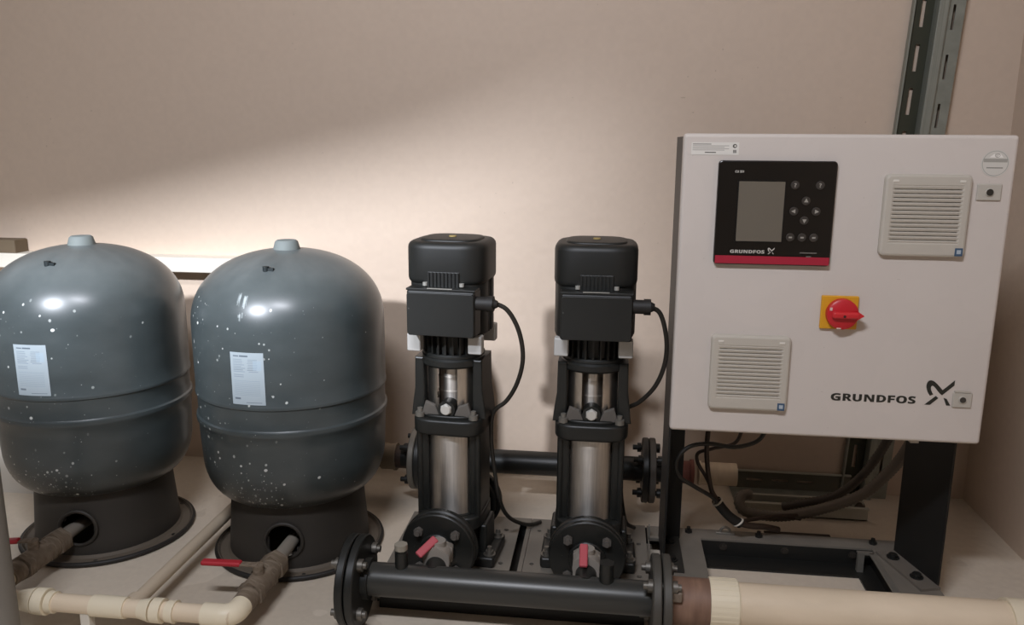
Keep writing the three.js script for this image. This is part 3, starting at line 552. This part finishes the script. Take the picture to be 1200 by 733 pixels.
{
  const ZF = -1.345, X0 = 0.1115, X1 = 0.6145, Y0 = 0.3675, Y1 = 0.866, XC = (X0 + X1) / 2, YC = (Y0 + Y1) / 2;
  const t = thing('control_cabinet', 'light grey control cabinet with display, vents and red switch on a black stand', 'cabinet', [XC, YC, ZF]);
  const L = (x, y) => [x - XC, y - YC];
  obj('cabinet_body', [new RoundedBoxGeometry(X1 - X0 - 0.022, Y1 - Y0 - 0.006, 0.104, 2, 0.004).translate(0.004, 0.002, -0.078)], cabinetM, t);
  obj('door_seal', box(X1 - X0 - 0.03, Y1 - Y0 - 0.014, 0.004, 0, 0, -0.0245), blackPlain, t);
  obj('door', metreUV(new RoundedBoxGeometry(X1 - X0, Y1 - Y0, 0.022, 4, 0.006).translate(0, 0, -0.011), 1.6), cabinetM, t, 'flat light grey steel door with rounded edges');
  // controller
  {
    const [cx, cy] = L(0.2585, 0.7415), w = 0.182, h = 0.166;
    const c = obj('controller', extrude(rrect(w - 0.004, h - 0.004, 0.004, cx, cy), 0.006, 0.002), screenFaceM, t, 'black operating panel with a red stripe');
    const z = 0.0102;
    obj('red_stripe', box(w - 0.004, 0.0125, 0.001, cx, cy - h / 2 + 0.0085, z, 0), M(0xa32036, 0.45), c);
    const [sx, sy] = L(0.236, 0.7445);
    obj('screen', box(0.071, 0.095, 0.001, sx, sy, z - 0.0012), lcdM, c, 'grey glossy display');
    obj('screen_frame', extrude((() => { const s = rrect(0.076, 0.100, 0.002, sx, sy); s.holes.push(rectHole(sx - 0.0352, sy - 0.047, sx + 0.0352, sy + 0.047)); return s; })(), 0.001).translate(0, 0, 0.008), M(0x0e0c0a, 0.35), c);
    const B = [[0.2865, 0.787, '?'], [0.3245, 0.787, '?'], [0.305, 0.7625, 'u'], [0.2875, 0.746, 'l'], [0.3215, 0.746, 'r'], [0.3045, 0.7315, 'd'], [0.285, 0.7045, 'o'], [0.303, 0.7045, 'o'], [0.321, 0.7045, 'o']];
    for (const [bx, by, k] of B) {
      const [x, y] = L(bx, by);
      obj('button', [disc(0.0068, 0.002, x, y, z - 0.0006, 'z', 0.0008, 24)], M(0x3b3631, 0.4), c);
      const tri = (a) => extrude(poly([[0.0042, 0], [-0.002, 0.0032], [-0.002, -0.0032]]), 0.0005).rotateZ(a).translate(x, y, z + 0.0005);
      const g = k === 'u' ? tri(Math.PI / 2) : k === 'd' ? tri(-Math.PI / 2) : k === 'l' ? tri(Math.PI) : k === 'r' ? tri(0) : k === '?' ? text('?', 0.0062, 0.0036).translate(x - 0.0018, y - 0.003, z + 0.0004) : box(0.005, 0.0024, 0.0006, x, y, z + 0.0006);
      obj('button_symbol', g, M(0x9b968d, 0.6), c);
    }
    const [tx, ty] = L(0.1925, 0.6775);
    obj('lettering', [text('GRUNDFOS', 0.0055, 0.054).translate(tx, ty, z), ...emblem(0.0105).map(g => g.translate(tx + 0.059, ty - 0.0005, z))], whiteInkM, c, 'small white maker name and emblem');
    const [ux, uy] = L(0.193, 0.8055);
    obj('lettering', text('CU 351', 0.0036, 0.0135).translate(ux, uy, z), whiteInkM, c);
    const [qx, qy] = L(0.3145, 0.680);
    obj('small_print', [box(0.026, 0.0018, 0.0004, qx, qy, z), box(0.008, 0.0018, 0.0004, qx + 0.001, qy - 0.006, z)], M(0x6a655f, 0.6), c);
  }
  // ventilation grilles
  for (const [vx, vy] of [[0.4865, 0.742], [0.2365, 0.4765]]) {
    const [cx, cy] = L(vx, vy), w = 0.128, h = 0.128;
    const fs = rrect(w - 0.008, h - 0.008, 0.004, cx, cy); fs.holes.push(rectHole(cx - 0.053, cy - 0.044, cx + 0.053, cy + 0.048));
    const v = obj('vent', [extrude(fs, 0.006, 0.004, 8, 2), box(0.108, 0.094, 0.001, cx, cy + 0.002, 0.001)], ventM, t, 'square plastic ventilation grille');
    obj('vent_back', box(0.107, 0.092, 0.0008, cx, cy + 0.002, 0.0018), ventDarkM, v);
    for (let k = 0; k < 14; k++) obj('slat', new RoundedBoxGeometry(k % 13 ? 0.107 : 0.107, 0.0049, 0.007, 1, 0.001).rotateX(0.35).translate(cx, cy - 0.0405 + k * 0.00655, 0.0062), ventM, v);
    for (const s of [-1, 1]) obj('clip', box(0.009, 0.004, 0.0015, cx + 0.049 * s, cy + 0.0535, 0.0102, 0.001), M(0xd6d0c5, 0.5), v);
    const b = obj('badge', box(0.0115, 0.0125, 0.0008, cx + 0.0545, cy - 0.0555, 0.0104), M(0x3b556f, 0.5), v, 'small blue square badge');
    obj('badge_mark', box(0.0062, 0.0062, 0.0004, cx + 0.0545, cy - 0.0552, 0.0109), M(0xaab4bc, 0.6), v);
  }
  // locks
  { const [x, y] = L(0.5785, 0.7795); obj('lock', [new RoundedBoxGeometry(0.036, 0.026, 0.004, 2, 0.002).translate(x, y, 0.001), disc(0.0065, 0.002, x, y, 0.0035, 'z', 0.0005, 24)], M(0xb7b1a6, 0.5), t, 'door lock with keyhole plate'); obj('keyhole', [cyl(0.0052, 0.001, x, y, 0.0046, 'z'), box(0.004, 0.009, 0.0012, x, y, 0.0047)], M(0x2c2822, 0.5), t); }
  { const [x, y] = L(0.5775, 0.4445); obj('lock', [new RoundedBoxGeometry(0.030, 0.026, 0.004, 2, 0.002).translate(x, y - 0.001, 0.001), box(0.024, 0.0025, 0.004, x - 0.001, y + 0.0135, 0.002), disc(0.0065, 0.002, x, y, 0.0035, 'z', 0.0005, 24)], M(0xb7b1a6, 0.5), t, 'door lock with keyhole plate'); obj('keyhole', [cyl(0.0048, 0.001, x, y, 0.0046, 'z'), box(0.0035, 0.008, 0.0012, x, y, 0.0047)], M(0x3c3832, 0.5), t); }
  // main switch
  {
    const [x, y] = L(0.372, 0.5835);
    const s = obj('main_switch', [new RoundedBoxGeometry(0.058, 0.055, 0.006, 2, 0.002).translate(x, y, 0.003)], M(0xd59a20, 0.5), t, 'yellow square plate of the main switch');
    obj('switch_dial', lathe([[0, 0.012], [0.0215, 0.012], [0.0245, 0.010], [0.025, 0.0]], 48).rotateX(Math.PI / 2).translate(x + 0.003, y - 0.001, 0.006), M(0xc01d28, 0.4), s, 'red round dial');
    obj('switch_handle', [new RoundedBoxGeometry(0.042, 0.011, 0.011, 3, 0.004).translate(x + 0.006, y - 0.001, 0.0215), extrude(poly([[0.018, -0.007], [0.027, -0.001], [0.018, 0.005]]), 0.007, 0.001).translate(x + 0.006, y, 0.017)], M(0xcb2a30, 0.4), s, 'red turning grip');
    obj('switch_screw', cyl(0.0022, 0.001, x + 0.003, y - 0.002, 0.0273, 'z', 0.0022, 12), M(0x3a1515, 0.6), s);
    obj('dial_mark', [box(0.004, 0.005, 0.0005, x - 0.0165, y + 0.008, 0.0182), box(0.007, 0.002, 0.0005, x - 0.002, y - 0.0235, 0.0175)], M(0xd8b8b0, 0.6), s);
  }
  // printed name and emblem
  { const [x, y] = L(0.3722, 0.4335); obj('lettering', text('GRUNDFOS', 0.0128, 0.134).translate(x, y, 0.0001), inkM, t, 'dark printed maker name'); }
  { const [x, y] = L(0.5205, 0.4330); obj('emblem', emblem(0.043).map(g => g.translate(x, y, 0.0001)), inkM, t, 'dark crossed-strokes emblem'); }
  // stickers
  { const [x, y] = L(0.161, 0.8425);
    const m = new THREE.MeshStandardMaterial({ roughness: 0.5, map: canvasTex(384, 104, (g, w, h) => { g.fillStyle = '#d9d5cd'; g.fillRect(0, 0, w, h); g.fillStyle = 'rgba(60,55,50,0.75)'; g.fillRect(10, 12, 150, 6); for (const q of [26, 38, 50, 62]) { g.fillStyle = 'rgba(90,85,80,0.5)'; g.fillRect(10, q, 300 - (q % 24) * 3, 5); } g.fillStyle = 'rgba(50,45,40,0.8)'; g.fillRect(110, 80, 90, 8); g.beginPath(); g.arc(350, 30, 17, 0, 7); g.fill(); g.fillRect(338, 62, 26, 26); g.fillStyle = '#d9d5cd'; g.beginPath(); g.arc(353, 30, 8, 0, 7); g.fill(); for (let q = 66; q < 88; q += 7) g.fillRect(341, q, 20, 2); }) });
    obj('sticker', new THREE.BoxGeometry(0.074, 0.0195, 0.0004).translate(x, y, 0.0003), m, t, 'small white printed warning sticker'); }
  { const [x, y] = L(0.5825, 0.8235);
    const m = new THREE.MeshStandardMaterial({ roughness: 0.5, map: canvasTex(256, 256, (g, w, h) => { g.fillStyle = '#cbc7bf'; g.fillRect(0, 0, w, h); g.strokeStyle = 'rgba(150,150,145,0.9)'; g.lineWidth = 5; g.beginPath(); g.arc(128, 128, 116, 0, 7); g.stroke(); g.fillStyle = 'rgba(235,232,226,0.9)'; g.beginPath(); g.moveTo(70, 72); g.lineTo(112, 36); g.lineTo(128, 72); g.fill(); g.beginPath(); g.moveTo(140, 72); g.lineTo(166, 36); g.lineTo(196, 72); g.fill(); g.fillStyle = 'rgba(120,118,112,0.55)'; g.fillRect(20, 84, 216, 34); g.fillStyle = 'rgba(60,58,54,0.6)'; g.fillRect(52, 166, 150, 9); g.strokeStyle = 'rgba(60,58,54,0.7)'; g.lineWidth = 3; g.beginPath(); g.ellipse(142, 54, 22, 16, 0, 0, 7); g.stroke(); }) });
    obj('sticker', new THREE.CylinderGeometry(0.0205, 0.0205, 0.0004, 40).rotateX(Math.PI / 2).rotateZ(Math.PI / 2).translate(x, y, 0.0003), m, t, 'round pale sticker'); }
  { const [x] = L(0.516, 0); obj('bottom_clip', box(0.014, 0.008, 0.02, x, Y0 - YC - 0.002, -0.02, 0.001), M(0xb7b1a6, 0.5), t); }
}

// ---------------------------------------------------------------- cables and conduits below the cabinet
const cables = 'thin cables under the cabinet';
tag(obj('control_cable', tube([[0.195, 0.39, -1.45], [0.198, 0.33, -1.50], [0.203, 0.252, -1.55], [0.209, 0.205, -1.55], [0.219, 0.165, -1.555], [0.236, 0.130, -1.58]], 0.0048, 60), cableBrownM), 'brown cable hanging straight down from the cabinet bottom', 'cable', cables);
tag(obj('control_cable', tube([[0.302, 0.39, -1.44], [0.303, 0.33, -1.49], [0.291, 0.290, -1.52], [0.253, 0.277, -1.52], [0.201, 0.281, -1.52], [0.163, 0.272, -1.518], [0.1415, 0.243, -1.515], [0.1465, 0.215, -1.515], [0.180, 0.187, -1.53], [0.218, 0.158, -1.55], [0.236, 0.132, -1.575]], 0.0042, 120), cableM), 'dark cable making a wide loop in front of the left stand leg', 'cable', cables);
tag(obj('control_cable', tube([[0.272, 0.39, -1.44], [0.268, 0.32, -1.53], [0.256, 0.274, -1.55], [0.215, 0.256, -1.56], [0.188, 0.240, -1.57], [0.189, 0.222, -1.57], [0.206, 0.195, -1.56], [0.224, 0.158, -1.565], [0.239, 0.131, -1.582]], 0.0036, 100), cableBrownM), 'thin brown cable making the smaller inner loop under the cabinet', 'cable', cables);
{
  const t = thing('cable_bundle', 'dark sleeved cable bundle with pale ties, drooping to the frame', 'cable bundle');
  obj('sleeve', tube([[0.231, 0.140, -1.575], [0.243, 0.122, -1.58], [0.262, 0.100, -1.587], [0.285, 0.082, -1.595]], 0.010, 40), rubberM, t);
  obj('tie', new THREE.TorusGeometry(0.0105, 0.0022, 8, 20).rotateY(Math.PI / 2).rotateZ(-0.9).translate(0.234, 0.136, -1.576), M(0xc9c2b5, 0.5), t, 'pale cable tie');
  obj('tie', new THREE.TorusGeometry(0.0105, 0.0022, 8, 20).rotateY(Math.PI / 2).rotateZ(-0.9).translate(0.281, 0.0855, -1.5935), M(0xc9c2b5, 0.5), t, 'pale cable tie');
  obj('tail', [tube([[0.283, 0.083, -1.595], [0.305, 0.074, -1.605], [0.340, 0.066, -1.62], [0.372, 0.052, -1.64]], 0.0065, 40), tube([[0.283, 0.085, -1.597], [0.32, 0.083, -1.62], [0.37, 0.078, -1.65], [0.43, 0.060, -1.70]], 0.004, 40), tube([[0.285, 0.085, -1.597], [0.32, 0.076, -1.63], [0.38, 0.068, -1.67], [0.43, 0.05, -1.70]], 0.003, 40)], cableBrownM, t);
}
const cond = 'corrugated grey conduits behind the cabinet stand';
function ribbed(pts, r, n, mat, name, label) {
  const curve = new THREE.CatmullRomCurve3(pts.map(p => V(...p)), false, 'centripetal');
  const g = new THREE.TubeGeometry(curve, n, r, 14, false), p = g.attributes.position;
  const c = curve.getSpacedPoints(n);
  for (let i = 0; i <= n; i++) for (let k = 0; k < 15; k++) { const q = i * 15 + k, f = 1 + 0.07 * (i % 2 ? 1 : -1); p.setXYZ(q, c[i].x + (p.getX(q) - c[i].x) * f, c[i].y + (p.getY(q) - c[i].y) * f, c[i].z + (p.getZ(q) - c[i].z) * f); }
  g.computeVertexNormals();
  return tag(obj(name, g, mat), label, 'conduit', cond);
}
ribbed([[0.33, 0.085, -1.74], [0.312, 0.084, -1.735], [0.302, 0.072, -1.72], [0.312, 0.058, -1.71], [0.345, 0.053, -1.705], [0.398, 0.056, -1.70], [0.485, 0.082, -1.70], [0.553, 0.116, -1.70], [0.593, 0.157, -1.70], [0.617, 0.20, -1.69], [0.625, 0.25, -1.66], [0.615, 0.34, -1.58], [0.58, 0.40, -1.44]], 0.0115, 200, conduitM, 'conduit', 'thick grey conduit bending from the cabinet down to a hairpin on the floor');
ribbed([[0.405, 0.050, -1.76], [0.418, 0.056, -1.755], [0.453, 0.068, -1.75], [0.498, 0.080, -1.75], [0.532, 0.102, -1.75], [0.565, 0.138, -1.75], [0.596, 0.190, -1.75], [0.612, 0.25, -1.73], [0.60, 0.34, -1.62], [0.55, 0.40, -1.44]], 0.0095, 160, conduitDarkM, 'conduit', 'thinner dark conduit curving behind the thick grey one');
// small parts on the rear edge of the frame
{
  const t = thing('saddle_clamp', 'small metal clamp on the rear edge of the base frame', 'clamp', [0.262, S, -1.632]);
  obj('clamp_base', box(0.040, 0.004, 0.012, 0, 0.002, 0, 0.001), zincM, t); obj('clamp_bow', new THREE.TorusGeometry(0.010, 0.0028, 8, 20, Math.PI).translate(0, 0.004, 0), zincM, t);
}
tag(obj('steel_strip', [box(0.14, 0.016, 0.006, 0.425, 0.008, -1.675, 0.001), box(0.14, 0.004, 0.03, 0.425, 0.016, -1.687, 0.001)], M(0x4d463e, 0.6, 0.2)), 'narrow dark steel strip on the floor behind the frame', 'strip');

// ---------------------------------------------------------------- slotted cable trays
function slotted(w, len, slots, th = 0.002) {                 // flat strip in XY with long slots along Y, centred in x
  const s = poly([[-w / 2, 0], [w / 2, 0], [w / 2, len], [-w / 2, len]]);
  for (const [x, y, sw, sl] of slots) s.holes.push(rectHole(x - sw / 2, y - sl / 2, x + sw / 2, y + sl / 2));
  return extrude(s, th);
}
{
  const t = thing('cable_tray', 'tall slotted metal cable tray standing against the wall behind the cabinet', 'cable tray', [0.622, 0.0, -1.972]);
  t.rotation.z = -0.048;
  const len = 2.40, A = [], B = [];
  for (let y = 0.10; y < len - 0.08; y += 0.094) A.push([0.0, y, 0.0085, 0.058]);
  for (let y = 0.085; y < len - 0.08; y += 0.104) B.push([-0.002, y, 0.0055, 0.052]);
  obj('slotted_strip', slotted(0.046, len, A).translate(-0.013, 0, 0.003), oliveM, t, 'dark olive slotted strip');
  obj('edge_lip', [box(0.002, len, 0.014, -0.0365, len / 2, 0.008), box(0.004, len, 0.002, -0.0355, len / 2, 0.015)], galvM, t);
  obj('rib', [box(0.003, len, 0.034, 0.0105, len / 2, 0.018), box(0.019, len, 0.003, 0.019, len / 2, 0.035, 0.001), box(0.003, len, 0.012, 0.028, len / 2, 0.029)], galvM, t, 'raised galvanised rib');
  obj('slotted_strip', metreUV(slotted(0.040, len, B).translate(0.047, 0, 0.022), 3), galvM, t, 'light galvanised slotted strip');
  obj('edge_lip', box(0.003, len, 0.022, 0.066, len / 2, 0.012), galvM, t);
}
{
  const t = thing('cable_tray', 'low slotted cable tray lying along the foot of the wall under the cabinet', 'cable tray', [0.318, 0, -1.968]);
  const len = 0.29, A = [];
  for (let y = 0.06; y < len - 0.05; y += 0.062) A.push([0.0, y, 0.006, 0.040]);
  const flat = (w, th = 0.002) => slotted(w, len, A, th).rotateZ(-Math.PI / 2);      // length along +x
  obj('back_flange', metreUV(flat(0.046).translate(0, 0.026, 0.002), 3), M(0x6e6a5e, 0.55, 0.3), t, 'upright slotted side of the tray');
  obj('back_lip', box(len, 0.003, 0.008, len / 2, 0.050, 0.006), galvLightM, t);
  obj('tray_floor', box(len, 0.002, 0.15, len / 2, 0.003, 0.078), galvM, t);
  obj('front_flange', [box(len, 0.030, 0.002, len / 2, 0.017, 0.152), box(len, 0.004, 0.010, len / 2, 0.032, 0.156)], galvLightM, t);
  obj('divider', [box(len, 0.034, 0.002, len / 2, 0.019, 0.118), box(len, 0.004, 0.008, len / 2, 0.037, 0.120)], galvLightM, t);
}
{
  const g = new THREE.LatheGeometry([[0, 0.034], [0.010, 0.034], [0.012, 0.03], [0.022, 0.004], [0.022, 0]].map(p => new THREE.Vector2(...p)), 24).translate(0.598, 0, -1.86);
  tag(obj('rubber_foot', g, M(0x4a3f36, 0.7)), 'dark cone-shaped foot on the floor at the end of the low tray', 'foot');
}

renderer.render(scene, camera);
